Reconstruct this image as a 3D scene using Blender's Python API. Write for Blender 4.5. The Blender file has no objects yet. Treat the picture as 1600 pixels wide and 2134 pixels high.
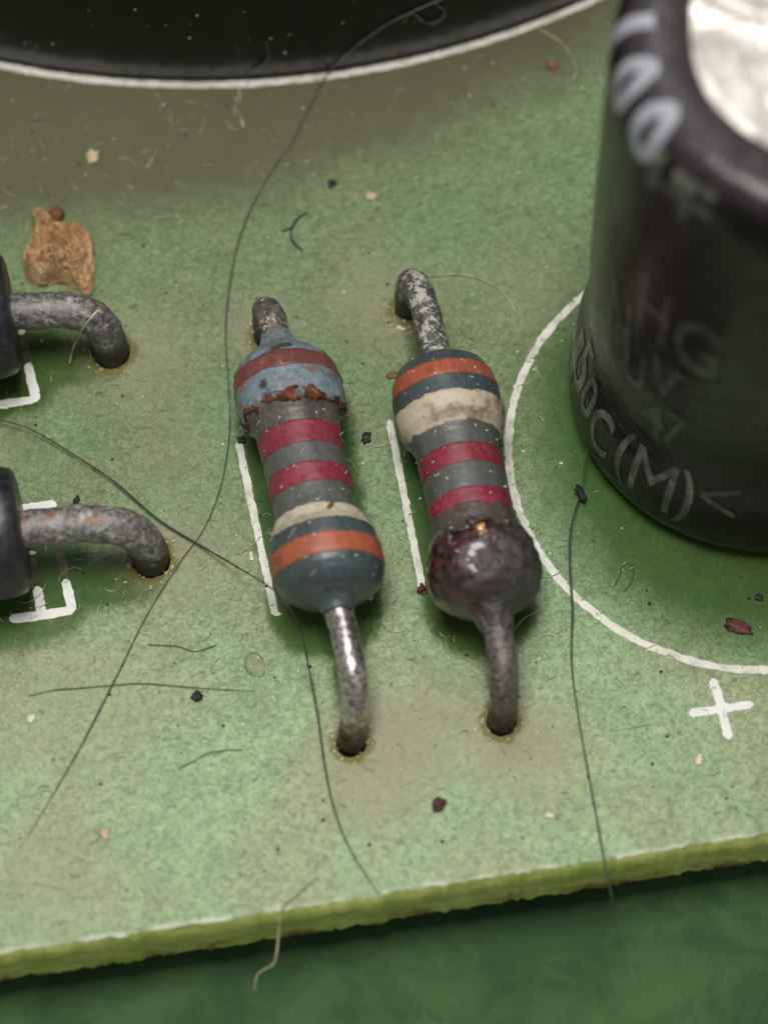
import bpy, bmesh, math, random
from mathutils import Vector, Matrix, noise
from mathutils.geometry import interpolate_bezier

# ------------------------------------------------------------------ camera, world, lamps (1 unit = 1 mm)
SC = bpy.context.scene
COL = SC.collection
CAM = Vector((-4.14636, -33.28897, 65.55504))
RT = Vector((0.98737663, -0.15742165, -0.01748737))
UP = Vector((0.14804396, 0.87799068, 0.45520913))
FW = Vector((0.05630602, 0.45205176, -0.8902128))
FPX = 6000.0
cd = bpy.data.cameras.new('camera')
cam = bpy.data.objects.new('camera', cd)
COL.objects.link(cam)
cam.matrix_world = Matrix(((RT.x, UP.x, -FW.x, CAM.x), (RT.y, UP.y, -FW.y, CAM.y), (RT.z, UP.z, -FW.z, CAM.z), (0, 0, 0, 1)))
cd.sensor_fit = 'VERTICAL'
cd.sensor_height = 360.0
cd.lens = 360.0 * FPX / 2134.0
cd.clip_start = 1.0
cd.clip_end = 2000.0
cd.dof.use_dof = True
cd.dof.focus_distance = (Vector((0.0, 1.2, 0.8)) - CAM).dot(FW)
cd.dof.aperture_fstop = cd.lens * 1e-3 / 1.75
SC.camera = cam

W = bpy.data.worlds.new('World')
SC.world = W
W.use_nodes = True
bg = W.node_tree.nodes['Background']
bg.inputs['Color'].default_value = (0.97, 0.98, 1.0, 1)
bg.inputs['Strength'].default_value = 0.31


def lamp(name, loc, target, size, power, col):
    ld = bpy.data.lights.new(name, 'AREA')
    ld.shape = 'RECTANGLE'
    ld.size, ld.size_y = size
    ld.energy = power
    ld.color = col
    o = bpy.data.objects.new(name, ld)
    COL.objects.link(o)
    o.location = loc
    o.rotation_euler = (Vector(target) - Vector(loc)).to_track_quat('-Z', 'Y').to_euler()
    return o


lamp('ceiling_lamp', (-6, -2, 118), (0, -2, 0), (46, 38), 132000, (1.0, 0.965, 0.92))
lamp('sheen_lamp', (6, 74, 118), (0, 0, 0), (40, 26), 26000, (0.93, 0.96, 1.0))  # added soft area lamp, puts sheen on bodies, wires and capacitor shoulder
SC.view_settings.view_transform = 'Standard'
SC.view_settings.look = 'None'
SC.view_settings.exposure = 0.0
SC.view_settings.gamma = 1.0


def ray(px, py):
    return (FW + RT * ((px - 800) / FPX) - UP * ((py - 1067) / FPX)).normalized()


def at(px, py, z=0.0):
    """point of the photograph (1600 x 2134) carried to the level z above the board"""
    d = ray(px, py)
    return CAM + d * ((z - CAM.z) / d.z)


def on_cyl(px, py, c, r):
    d = ray(px, py)
    ox, oy = CAM.x - c[0], CAM.y - c[1]
    a = d.x * d.x + d.y * d.y
    b = 2 * (ox * d.x + oy * d.y)
    q = b * b - 4 * a * (ox * ox + oy * oy - r * r)
    return CAM + d * ((-b - math.sqrt(max(q, 0))) / (2 * a))


# ------------------------------------------------------------------ material nodes
class Mat:
    def __init__(s, name, rough=0.5, spec=0.5):
        s.m = bpy.data.materials.new(name)
        s.m.use_nodes = True
        s.t = s.m.node_tree
        s.b = s.t.nodes['Principled BSDF']
        s.b.inputs['Roughness'].default_value = rough
        s.b.inputs['Specular IOR Level'].default_value = spec
        s.tc = s.t.nodes.new('ShaderNodeTexCoord').outputs['Object']

    def new(s, kind):
        return s.t.nodes.new('ShaderNode' + kind)

    def put(s, sock, v):
        if isinstance(v, bpy.types.NodeSocket):
            s.t.links.new(v, sock)
        elif isinstance(v, (tuple, list)):
            sock.default_value = tuple(v) + ((1,) if len(v) == 3 and sock.type == 'RGBA' else ())
        else:
            sock.default_value = v

    def noise(s, scale, detail=3, rough=0.55, dist=0.0, vec=None):
        n = s.new('TexNoise')
        s.put(n.inputs['Vector'], vec or s.tc)
        n.inputs['Scale'].default_value = scale
        n.inputs['Detail'].default_value = detail
        n.inputs['Roughness'].default_value = rough
        n.inputs['Distortion'].default_value = dist
        return n.outputs['Fac']

    def voro(s, scale, feature='F1', rnd=1.0, vec=None):
        n = s.new('TexVoronoi')
        n.feature = feature
        s.put(n.inputs['Vector'], vec or s.tc)
        n.inputs['Scale'].default_value = scale
        n.inputs['Randomness'].default_value = rnd
        return n

    def math(s, op, a, b=0.0, c=0.0):
        n = s.new('Math')
        n.operation = op
        s.put(n.inputs[0], a)
        s.put(n.inputs[1], b)
        s.put(n.inputs[2], c)
        return n.outputs[0]

    def vmath(s, op, a, b=(0, 0, 0)):
        n = s.new('VectorMath')
        n.operation = op
        s.put(n.inputs[0], a)
        s.put(n.inputs[1], b)
        return n.outputs['Value'] if op in ('LENGTH', 'DISTANCE', 'DOT_PRODUCT') else n.outputs['Vector']

    def step(s, v, a, b, lo=0.0, hi=1.0):
        n = s.new('MapRange')
        n.interpolation_type = 'SMOOTHSTEP'
        s.put(n.inputs['Value'], v)
        for k, q in (('From Min', a), ('From Max', b), ('To Min', lo), ('To Max', hi)):
            s.put(n.inputs[k], q)
        return n.outputs['Result']

    def mix(s, f, a, b, mode='MIX'):
        n = s.new('Mix')
        n.data_type = 'RGBA'
        n.blend_type = mode
        s.put(n.inputs['Factor'], f)
        s.put(n.inputs['A'] if False else n.inputs[6], a)
        s.put(n.inputs[7], b)
        return n.outputs[2]

    def bump(s, h, strength=0.3, dist=0.05, normal=None):
        n = s.new('Bump')
        n.inputs['Strength'].default_value = strength
        n.inputs['Distance'].default_value = dist
        s.put(n.inputs['Height'], h)
        if normal:
            s.put(n.inputs['Normal'], normal)
        return n.outputs['Normal']

    def xyz(s, vec=None):
        n = s.new('SeparateXYZ')
        s.put(n.inputs[0], vec or s.tc)
        return n.outputs

    def done(s, color=None, rough=None, normal=None, metal=None, coat=None):
        for k, v in (('Base Color', color), ('Roughness', rough), ('Normal', normal), ('Metallic', metal), ('Coat Weight', coat)):
            if v is not None:
                s.put(s.b.inputs[k], v)
        return s.m


def mat_lacquer(name, col, grime=(0.045, 0.04, 0.032), amount=0.45, rough=0.34, fade=0.2):
    m = Mat(name)
    n1 = m.noise(1.3, 5, 0.65)
    n2 = m.noise(5.5, 5, 0.7)
    n3 = m.noise(16, 3, 0.6)
    st = m.new('Mapping')                                                # fine rubbing marks along the body
    m.put(st.inputs['Vector'], m.tc)
    st.inputs['Scale'].default_value = (9.0, 1.6, 5.0)
    n4 = m.noise(1.0, 4, 0.7, 0.6, st.outputs[0])
    c = m.mix(m.step(n2, 0.35, 0.75), col, tuple(min(1, x * (1 + fade) + 0.02 * fade) for x in col))
    c = m.mix(m.math('MULTIPLY', m.step(n4, 0.50, 0.66), 0.45), c, tuple(min(1, x * 1.25 + 0.035) for x in col))
    c = m.mix(m.math('MULTIPLY', m.step(n4, 0.46, 0.32), 0.40), c, tuple(x * 0.6 for x in col))
    c = m.mix(m.math('MULTIPLY', m.step(n1, 0.45, 0.68), amount), c, grime)
    c = m.mix(m.math('MULTIPLY', m.step(n2, 0.58, 0.68), amount * 0.9), c, grime)
    v = m.voro(4.2).outputs['Distance']
    c = m.mix(m.math('MULTIPLY', m.step(v, 0.16, 0.10), m.step(m.noise(2.1, 2), 0.50, 0.56, 0, 0.8)), c, (0.50, 0.47, 0.40))
    c = m.mix(m.step(n3, 0.66, 0.73, 0, 0.5), c, (0.40, 0.38, 0.33))
    r = m.step(m.math('ADD', m.math('MULTIPLY', n2, 0.5), m.math('MULTIPLY', n4, 0.5)), 0.35, 0.65, rough - 0.12, rough + 0.20)
    nb = m.bump(m.math('ADD', m.math('ADD', n2, m.math('MULTIPLY', n3, 0.35)), m.math('MULTIPLY', n4, 0.4)), 0.30, 0.05)
    return m.done(c, r, nb)


def mat_board():
    m = Mat('dusty_solder_mask', 0.6)
    xyz = m.xyz()
    wob = m.noise(2.2, 4, 0.65)
    wobf = m.noise(9.0, 3, 0.6)
    wide = m.noise(0.16, 3, 0.5, 0.6)
    wide2 = m.noise(0.30, 4, 0.6, 0.3, m.vmath('ADD', m.tc, (31.0, 7.0, 3.0)))
    fine = m.noise(6.0, 4, 0.7, 1.0)
    grain = m.noise(13.0, 2, 0.6, 0.4)
    # dust on the mask: grey-green, drifting to olive
    dust = m.mix(m.step(wide2, 0.40, 0.62), (0.310, 0.435, 0.250), (0.340, 0.392, 0.238))
    # cover thins to the back, painting the light lost beside the tall parts
    back = m.math('ADD', m.math('SUBTRACT', xyz[1], -9.0), m.math('MULTIPLY', m.math('SUBTRACT', wide, 0.5), 9.0))
    thick = m.step(back, 0.0, 15.0, 1.0, 0.52)
    clean_col = m.mix(m.step(wide, 0.35, 0.65), (0.030, 0.092, 0.012), (0.040, 0.083, 0.011))

    def seg(x0, y0, x1, y1, rad, soft):
        cx, cy, hx, hy = (x0 + x1) / 2, (y0 + y1) / 2, abs(x1 - x0) / 2, abs(y1 - y0) / 2
        v = m.vmath('MAXIMUM', m.vmath('SUBTRACT', m.vmath('ABSOLUTE', m.vmath('SUBTRACT', m.tc, (cx, cy, 0))), (hx, hy, 50)), (0, 0, 0))
        d = m.math('SUBTRACT', m.vmath('LENGTH', v), rad)
        d = m.math('ADD', d, m.math('MULTIPLY', m.math('SUBTRACT', wob, 0.5), 0.55))
        d = m.math('ADD', d, m.math('MULTIPLY', m.math('SUBTRACT', wobf, 0.5), 0.3))
        return m.step(d, -soft, soft, 1.0, 0.0)

    clean = None
    for a in ((-1.97, 3.2, -1.78, -2.45, 1.36, 0.2), (1.93, 2.0, 2.02, -3.1, 1.36, 0.2), (-1.72, -3.2, -1.72, -6.0, 0.22, 0.16),
              (2.0, -4.4, 2.0, -6.0, 0.2, 0.2), (1.75, 3.0, 1.6, 5.8, 0.2, 0.25), (-2.1, 4.4, -2.2, 5.6, 0.25, 0.25),
              (-12, 5.62, -6.6, 5.62, 0.6, 0.2), (-12, -0.85, -6.4, -0.85, 0.65, 0.2), (-15, 6.0, -9.2, 6.0, 1.7, 0.3),
              (-15, -0.6, -9.2, -0.6, 1.75, 0.3), (10.3, 1.0, 10.6, 0.4, 6.2, 1.3)):
        k = seg(*a)
        clean = k if clean is None else m.math('MAXIMUM', clean, k)
    # uneven cover: granular, thin in spots
    thick = m.math('MULTIPLY', thick, m.step(fine, 0.30, 0.64, 0.68, 1.08))
    thick = m.math('MULTIPLY', thick, m.step(grain, 0.28, 0.7, 0.82, 1.12))
    thick = m.math('MULTIPLY', thick, m.math('SUBTRACT', 1.0, m.math('MULTIPLY', clean, 0.97)))
    c = m.mix(thick, clean_col, dust)
    # pale grains
    c = m.mix(m.math('MULTIPLY', m.step(grain, 0.60, 0.74), m.math('MULTIPLY', thick, 0.62)), c, (0.52, 0.56, 0.40))
    c = m.mix(m.math('MULTIPLY', m.step(fine, 0.36, 0.27), m.math('MULTIPLY', thick, 0.45)), c, (0.085, 0.12, 0.06))

    c = m.mix(1.0, c, m.mix(m.step(fine, 0.34, 0.66), (0.88, 0.89, 0.87), (1.10, 1.09, 1.10)), 'MULTIPLY')
    c = m.mix(1.0, c, m.mix(m.step(m.noise(1.1, 5, 0.65, 0.5), 0.34, 0.66), (0.90, 0.90, 0.89), (1.05, 1.05, 1.05)), 'MULTIPLY')
    # flux and heat stains with shapes of their own
    def spot(x, y, r0, r1, amt, col, cur):
        d = m.vmath('LENGTH', m.vmath('MULTIPLY', m.vmath('SUBTRACT', m.tc, (x, y, 0)), (1, 1, 0)))
        d = m.math('ADD', d, m.math('MULTIPLY', m.math('SUBTRACT', wob, 0.5), r1 * 0.9))
        f = m.math('MULTIPLY', m.step(d, r0, r1, amt, 0.0), m.step(fine, 0.25, 0.7, 0.65, 1.0))
        return m.mix(f, cur, col)
    tan = (0.315, 0.285, 0.190)
    for x, y, r0, r1, amt in ((-1.2, -6.9, 0.6, 2.5, 0.80), (2.2, -7.0, 0.4, 2.2, 0.80), (-5.6, 5.6, 0.3, 2.6, 0.55), (-5.4, -0.4, 0.2, 2.2, 0.55),
                              (-2.3, 6.0, 0.3, 1.7, 0.6), (1.0, 6.2, 0.3, 2.6, 0.55), (-8.6, -4.2, 0.5, 3.6, 0.42), (-9.5, -8.5, 0.4, 2.4, 0.45),
                              (-5.0, 2.5, 0.2, 2.0, 0.3), (4.6, 6.0, 0.4, 2.4, 0.30), (0.2, -5.8, 0.4, 2.2, 0.6), (10.6, -4.2, 0.2, 1.4, 0.3)):
        c = spot(x, y, r0, r1, amt, tan, c)
    for x, y, hr in HOLES:
        c = spot(x, y, hr + 0.08, hr + 0.26, 0.9, (0.135, 0.125, 0.018), c)
    # brown heat band in front of the big round part, with shade painted in
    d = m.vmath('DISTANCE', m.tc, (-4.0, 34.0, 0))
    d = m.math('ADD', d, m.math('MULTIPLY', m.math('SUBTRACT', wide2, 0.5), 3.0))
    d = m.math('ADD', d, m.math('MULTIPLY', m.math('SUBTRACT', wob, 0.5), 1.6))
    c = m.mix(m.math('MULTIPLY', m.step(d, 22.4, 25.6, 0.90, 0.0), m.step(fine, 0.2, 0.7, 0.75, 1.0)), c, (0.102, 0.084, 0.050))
    # chipped pale lip along the sawn edge
    e = m.math('ADD', xyz[1], m.math('MULTIPLY', m.math('SUBTRACT', wob, 0.5), 0.42))
    c = m.mix(m.math('MULTIPLY', m.step(e, -9.98, -10.13), m.step(m.noise(1.1, 3), 0.45, 0.58)), c, (0.55, 0.56, 0.46))
    # tiny dark pin-holes
    v = m.voro(2.6)
    c = m.mix(m.math('MULTIPLY', m.step(v.outputs['Distance'], 0.10, 0.05), m.step(m.noise(0.9, 2), 0.50, 0.58)), c, (0.03, 0.045, 0.022))
    h = m.math('ADD', m.math('MULTIPLY', fine, 0.7), m.math('MULTIPLY', grain, 0.45))
    hb = m.bump(m.math('MULTIPLY', h, m.math('SUBTRACT', 1.0, m.math('MULTIPLY', clean, 0.9))), 0.55, 0.11)
    r = m.math('SUBTRACT', 0.75, m.math('MULTIPLY', clean, 0.28))
    m.b.inputs['Specular IOR Level'].default_value = 0.2
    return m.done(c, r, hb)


def mat_fr4(name='raw_laminate'):
    m = Mat(name, 0.6)
    sc = m.new('Mapping')
    m.put(sc.inputs['Vector'], m.tc)
    sc.inputs['Scale'].default_value = (0.7, 1, 2.2)
    n = m.noise(1.6, 5, 0.65, 0.4, sc.outputs[0])
    n2 = m.noise(5, 4, 0.7)
    n3 = m.noise(14, 2)
    c = m.mix(m.step(n, 0.36, 0.66), (0.360, 0.450, 0.085), (0.600, 0.620, 0.200))
    c = m.mix(m.step(n2, 0.58, 0.70, 0, 0.7), c, (0.62, 0.52, 0.22))
    z = m.xyz()[2]
    low = m.step(m.math('ADD', z, m.math('MULTIPLY', m.math('SUBTRACT', n2, 0.5), 0.9)), -1.0, -1.45)
    c = m.mix(m.math('MULTIPLY', low, m.step(m.noise(0.8, 4), 0.46, 0.60)), c, (0.22, 0.12, 0.035))
    c = m.mix(m.step(n3, 0.64, 0.72, 0, 0.6), c, (0.09, 0.075, 0.03))
    m.b.inputs['Subsurface Weight'].default_value = 0.0
    return m.done(c, 0.62, m.bump(m.math('ADD', n2, m.math('MULTIPLY', n3, 0.4)), 0.2, 0.05))


def mat_ink(name, col, dirt=0.5, rough=0.6):
    m = Mat(name, rough, 0.28)
    n = m.noise(7, 4, 0.65)
    n2 = m.noise(1.6, 4, 0.6)
    n3 = m.voro(5.0).outputs['Distance']
    c = m.mix(m.step(n2, 0.42, 0.66, 0, 0.55 * dirt), col, (0.33, 0.33, 0.24))
    c = m.mix(m.step(n, 0.60, 0.68, 0, 0.9 * dirt), c, (0.13, 0.13, 0.085))
    c = m.mix(m.math('MULTIPLY', m.step(n3, 0.17, 0.10), m.step(m.noise(1.2, 2), 0.48, 0.56, 0, dirt)), c, (0.05, 0.05, 0.03))
    return m.done(c, rough, m.bump(n, 0.3, 0.04) if rough > 0.5 else None)


def mat_lead(name, base=(0.115, 0.108, 0.098), crust=(0.46, 0.44, 0.37), lo=0.58, hi=0.66, metal=0.35, rust=0.0, rough=0.5, pit=0.8):
    m = Mat(name, rough)
    n = m.noise(2.4, 6, 0.7, 0.3)
    n2 = m.noise(7.0, 5, 0.7)
    n3 = m.noise(20, 2)
    c = m.mix(m.step(n2, 0.35, 0.68), tuple(x * 0.55 for x in base), tuple(x * 1.7 for x in base))
    k = m.step(m.math('ADD', m.math('MULTIPLY', n, 0.6), m.math('MULTIPLY', n2, 0.4)), lo, hi, 0, 0.85)
    c = m.mix(k, c, crust)
    if rust:
        c = m.mix(m.step(m.noise(1.1, 4, 0.6, 0.5), 0.56, 0.66, 0, rust), c, (0.24, 0.085, 0.04))
    c = m.mix(m.step(n3, 0.66, 0.74, 0, 0.5 * pit), c, (0.03, 0.028, 0.024))
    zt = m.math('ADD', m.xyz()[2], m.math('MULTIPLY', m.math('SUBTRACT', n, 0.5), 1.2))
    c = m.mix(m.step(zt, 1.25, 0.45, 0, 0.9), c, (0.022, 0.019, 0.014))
    return m.done(c, m.step(n2, 0.3, 0.7, rough - 0.15, rough + 0.2), m.bump(m.math('ADD', n2, m.math('MULTIPLY', n3, 0.5)), 0.40 * pit, 0.07), m.math('MULTIPLY', m.math('SUBTRACT', 1.0, k), metal))


def mat_plain(name, col, rough=0.6, var=0.4, scale=6, bump=0.3, dist=0.05, spec=0.4):
    m = Mat(name, rough, spec)
    n = m.noise(scale, 4, 0.65)
    c = m.mix(m.step(n, 0.3, 0.72), tuple(x * (1 - var) for x in col), tuple(min(1, x * (1 + var)) for x in col))
    return m.done(c, rough, m.bump(n, bump, dist))


# ------------------------------------------------------------------ mesh helpers
def tag(o, label=None, cat=None, group=None, kind=None):
    for k, v in (('label', label), ('category', cat), ('group', group), ('kind', kind)):
        if v:
            o[k] = v
    return o


def root(name, loc, label, cat, group=None):
    o = bpy.data.objects.new(name, None)
    o.empty_display_size = 0.5
    o.location = loc
    COL.objects.link(o)
    return tag(o, label, cat, group)


def world_loc(o):
    v = Vector((0, 0, 0))
    while o:
        v += o.location
        o = o.parent
    return v


def mesh(name, V, F, mat, parent=None, loc=None, smooth=True):
    """one mesh object from world-space vertices; its origin is the parent's, or loc"""
    off = world_loc(parent) if parent else Vector(loc or (0, 0, 0))
    me = bpy.data.meshes.new(name)
    me.from_pydata([tuple(Vector(v) - off) for v in V], [], F)
    me.update()
    bm = bmesh.new()
    bm.from_mesh(me)
    bmesh.ops.recalc_face_normals(bm, faces=bm.faces[:])
    bm.to_mesh(me)
    bm.free()
    for p in me.polygons:
        p.use_smooth = smooth
    me.materials.append(mat)
    o = bpy.data.objects.new(name, me)
    COL.objects.link(o)
    if parent:
        o.parent = parent
    else:
        o.location = off
    return o


def nz(p, s, seed=0.0):
    return noise.fractal(Vector(p) * s + Vector((seed, seed * 1.7, -seed)), 0.6, 2.1, 4)


def spline(P, n):
    """Catmull-Rom through the points, n steps per span"""
    P = [Vector(p) for p in P]
    Q = [2 * P[0] - P[1]] + P + [2 * P[-1] - P[-2]]
    out = []
    for i in range(1, len(Q) - 2):
        for k in range(n):
            t = k / n
            a, b, c, d = Q[i - 1], Q[i], Q[i + 1], Q[i + 2]
            out.append(0.5 * ((2 * b) + (c - a) * t + (2 * a - 5 * b + 4 * c - d) * t * t + (3 * b - a - 3 * c + d) * t ** 3))
    out.append(P[-1])
    return out


def tube_vf(C, rad, sides=16, rough=0.0, seed=0.0, scale=2.0, cap=True, base=0):
    """swept tube round the centre line C; rad is a number or a function of 0..1"""
    V, F = [], []
    n = len(C)
    up = Vector((0, 0, 1))
    prev = None
    for i, p in enumerate(C):
        t = (C[min(i + 1, n - 1)] - C[max(i - 1, 0)]).normalized()
        if prev is None:
            a = t.orthogonal().normalized()
        else:
            a = (prev - t * prev.dot(t)).normalized()
        prev = a
        b = t.cross(a)
        r = rad(i / (n - 1)) if callable(rad) else rad
        for k in range(sides):
            th = 2 * math.pi * k / sides
            q = a * math.cos(th) + b * math.sin(th)
            rr = r * (1 + (rough * nz(p + q * r, scale, seed) if rough else 0))
            V.append(p + q * rr)
    for i in range(n - 1):
        for k in range(sides):
            k2 = (k + 1) % sides
            F.append((base + i * sides + k, base + i * sides + k2, base + (i + 1) * sides + k2, base + (i + 1) * sides + k))
    if cap:
        F.append(tuple(base + k for k in range(sides)))
        F.append(tuple(base + (n - 1) * sides + k for k in range(sides)))
    return V, F


def interp(tab, x):
    tab = sorted(tab)
    if x <= tab[0][0]:
        return tab[0][1]
    for (x0, y0), (x1, y1) in zip(tab, tab[1:]):
        if x <= x1:
            t = (x - x0) / (x1 - x0)
            t = t * t * (3 - 2 * t) * 0.5 + t * 0.5
            return y0 + (y1 - y0) * t
    return tab[-1][1]


def ribbon(pts, w, z, jit=0.018, closed=False, seed=0, rounded=True, step=0.08):
    """flat printed stroke of width w through the board points, with rough sides and round ends"""
    P = [Vector((p[0], p[1], 0)) for p in pts]
    D = []
    for a, b in zip(P, P[1:]):
        k = max(1, int((b - a).length / step))
        D += [a.lerp(b, i / k) for i in range(k)]
    if not closed:
        D.append(P[-1])
    V, F = [], []
    n = len(D)
    for i, p in enumerate(D):
        t = (D[(i + 1) % n if closed else min(i + 1, n - 1)] - D[(i - 1) if (closed or i) else 0]).normalized()
        s = Vector((-t.y, t.x, 0))
        h = w / 2
        if rounded and not closed:
            e = min((p - P[0]).length, (p - P[-1]).length)
            if e < h:
                h = math.sqrt(max(h * h - (h - e) ** 2, (0.25 * h) ** 2))
        a = h + jit * nz(p + s, 5, seed) * 1.6
        b = h + jit * nz(p - s, 5, seed + 9) * 1.6
        V += [p + s * a + Vector((0, 0, z)), p - s * b + Vector((0, 0, z))]
    m = n if closed else n - 1
    for i in range(m):
        j = (i + 1) % n
        F.append((2 * i, 2 * i + 1, 2 * j + 1, 2 * j))
    return V, F


def lathe_vf(tab, axis, y0, y1, dr=0.0, n=64, step=0.05, rough=0.0, seed=0.0, edge=0.0, lip=0.0, scale=2.0):
    """body of revolution round a nearly level axis along y; tab gives the radius at y; axis(y) the centre"""
    m = max(2, int(abs(y1 - y0) / step))
    V, F = [], []
    rows = list(range(m + 1))
    if lip:
        rows = [0] + rows + [m]
    for q, i in enumerate(rows):
        t = i / m
        islip = lip and q in (0, len(rows) - 1)
        for k in range(n):
            th = 2 * math.pi * k / n
            c, s_ = math.cos(th), math.sin(th)
            y = y0 + (y1 - y0) * t
            if edge:
                sgn = 1 if y1 > y0 else -1
                e0 = edge * nz((c * 2, s_ * 2, seed), 1.2, seed) * sgn
                e1 = edge * nz((c * 2, s_ * 2, seed + 5), 1.2, seed + 3) * sgn
                fe = 0.30 * edge * nz((c * 9, s_ * 9, seed + 2), 1.0, seed)
                y += e0 * (1 - t) + e1 * t + fe
            r = interp(tab, y) + dr - (lip if islip else 0)
            a = axis(y)
            p = Vector((a[0] + r * s_, y, a[1] + r * c))
            if rough:
                r2 = r + rough * nz(p, scale, seed)
                p = Vector((a[0] + r2 * s_, y, a[1] + r2 * c))
            V.append(p)
    for i in range(len(rows) - 1):
        for k in range(n):
            k2 = (k + 1) % n
            F.append((i * n + k, i * n + k2, (i + 1) * n + k2, (i + 1) * n + k))
    return V, F


def chunk(center, size, seed, sub=2, flat=1.0, rough=0.35, scale=None):
    """irregular crumb"""
    bm = bmesh.new()
    bmesh.ops.create_icosphere(bm, subdivisions=sub, radius=1.0)
    rnd = random.Random(seed)
    R = Matrix.Rotation(rnd.uniform(0, 6.28), 3, 'Z')
    sx, sy = (size, size) if not isinstance(size, tuple) else size
    V = []
    for v in bm.verts:
        k = 1 + rough * nz(v.co, scale or 1.3, seed * 3.1)
        p = v.co * k
        p = Vector((p.x * sx, p.y * sy, p.z * min(sx, sy) * flat))
        V.append(R @ p + Vector(center))
    F = [tuple(x.index for x in f.verts) for f in bm.faces]
    bm.free()
    return V, F


def join(parts):
    V, F = [], []
    for v, f in parts:
        b = len(V)
        V += v
        F += [tuple(i + b for i in q) for q in f]
    return V, F


# ------------------------------------------------------------------ the base below and the circuit board
def base_panel():
    m = Mat('dark_green_base', 0.8, 0.2)
    n = m.noise(0.45, 5, 0.65, 0.4)
    n2 = m.noise(3.5, 5, 0.75)
    c = m.mix(m.step(n, 0.36, 0.66), (0.032, 0.078, 0.028), (0.056, 0.120, 0.042))
    c = m.mix(m.step(n2, 0.56, 0.72, 0, 0.4), c, (0.09, 0.16, 0.07))
    c = m.mix(m.step(m.noise(0.8, 3, 0.6, 0.2, m.vmath('ADD', m.tc, (9, 4, 0))), 0.60, 0.70, 0, 0.75), c, (0.03, 0.08, 0.03))
    mm = m.done(c, 0.85, m.bump(n2, 0.5, 0.2))
    z = -3.0
    o = mesh('ground', [(-90, -90, z), (90, -90, z), (90, 90, z), (-90, 90, z)], [(0, 1, 2, 3)], mm, smooth=False)
    tag(o, 'dark green mottled surface lying below the board edge', kind='structure')


base_panel()

EDGE_Y = -10.15
HOLES = [(-1.80, -6.17, 0.385), (1.93, -6.22, 0.385), (-2.19, 5.66, 0.39), (1.62, 5.88, 0.40), (-6.34, 5.86, 0.505), (-6.04, -0.38, 0.50)]
XL, XR, YB = -26.0, 28.0, 62.0


def edge_off(x):
    return 0.055 * nz((x, 0, 0), 0.9, 2.0) + 0.045 * nz((x, 0, 0), 4.0, 5.0)


def build_board():
    fr4 = mat_fr4()
    mask = mat_board()
    bm = bmesh.new()

    def loop(pts):
        vs = [bm.verts.new((x, y, 0)) for x, y in pts]
        return [bm.edges.new((vs[i], vs[(i + 1) % len(vs)])) for i in range(len(vs))]
    nx = 420
    outer = [(XL + (XR - XL) * i / nx, EDGE_Y + edge_off(XL + (XR - XL) * i / nx)) for i in range(nx + 1)] + [(XR, YB), (XL, YB)]
    E = loop(outer)
    for hx, hy, hr in HOLES:
        E += loop([(hx + hr * (1 + 0.06 * nz((math.cos(a) + hx, math.sin(a), 0), 1.5)) * math.cos(a), hy + hr * (1 + 0.06 * nz((math.cos(a) + hx, math.sin(a), 0), 1.5)) * math.sin(a)) for a in [2 * math.pi * k / 40 for k in range(40)]])
    bmesh.ops.triangle_fill(bm, use_beauty=True, use_dissolve=False, edges=E)
    top = bm.faces[:]
    bmesh.ops.recalc_face_normals(bm, faces=top)
    if top[0].normal.z < 0:
        bmesh.ops.reverse_faces(bm, faces=top)
    ext = bmesh.ops.extrude_face_region(bm, geom=top, use_keep_orig=True)
    for v in [g for g in ext['geom'] if isinstance(g, bmesh.types.BMVert)]:
        v.co.z = -1.55
    bm.normal_update()
    bmesh.ops.recalc_face_normals(bm, faces=bm.faces[:])
    for f in bm.faces:
        f.material_index = 0 if f.normal.z > 0.7 else 1
        f.smooth = False
    me = bpy.data.meshes.new('circuit_board')
    bm.to_mesh(me)
    bm.free()
    me.materials.append(mask)
    me.materials.append(fr4)
    o = bpy.data.objects.new('circuit_board', me)
    COL.objects.link(o)
    tag(o, 'dusty green circuit board with white printed outlines', 'circuit board')
    # sawn front edge, a skin just proud of the slab
    V, F = [], []
    nz_ = 14
    N = 700
    for i in range(N + 1):
        x = -14 + 26 * i / N
        for k in range(nz_ + 1):
            z = -0.004 - 1.54 * k / nz_
            t = k / nz_
            y = EDGE_Y + edge_off(x) - 0.02 - 0.10 * math.sin(min(1, t * 3) * math.pi / 2) - 0.015 * nz((x * 0.5, 0, z), 1.2, 4) - 0.012 * nz((x, 0, z), 8, 7)
            if k == 0:
                y = EDGE_Y + edge_off(x) - 0.004
            if k == nz_:
                z -= 0.03 * nz((x, 0, 0), 3.0, 8) + 0.02
            V.append((x, y, z))
    for i in range(N):
        for k in range(nz_):
            a = i * (nz_ + 1) + k
            F.append((a, a + 1, a + nz_ + 2, a + nz_ + 1))
    e = mesh('board_edge', V, F, fr4, o)
    e['label'] = 'rough sawn yellow-green edge of the board'
    return o


board = build_board()

white = mat_ink('white_print', (0.68, 0.67, 0.60), 1.0)
fresh = mat_ink('bright_white_print', (0.76, 0.76, 0.72), 0.3)
shaded_ink = mat_ink('shaded_print', (0.085, 0.072, 0.038), 0.8)  # dark brown ink paints the contact shade on white print by the diodes
ZP = 0.014
CAPC = (10.2, 1.9)


def b2(px, py):
    p = at(px, py, 0)
    return (p.x, p.y)


def circle_pts(c, r, n=300):
    return [(c[0] + r * math.cos(2 * math.pi * k / n), c[1] + r * math.sin(2 * math.pi * k / n)) for k in range(n + 1)]


def printed(name, strokes, mat, label):
    V, F = join([ribbon(p, w, ZP + 0.0015 * i, seed=i + len(name)) for i, (p, w) in enumerate(strokes)])
    o = mesh(name, V, F, mat, board, smooth=False)
    o['label'] = label
    return o


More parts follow.
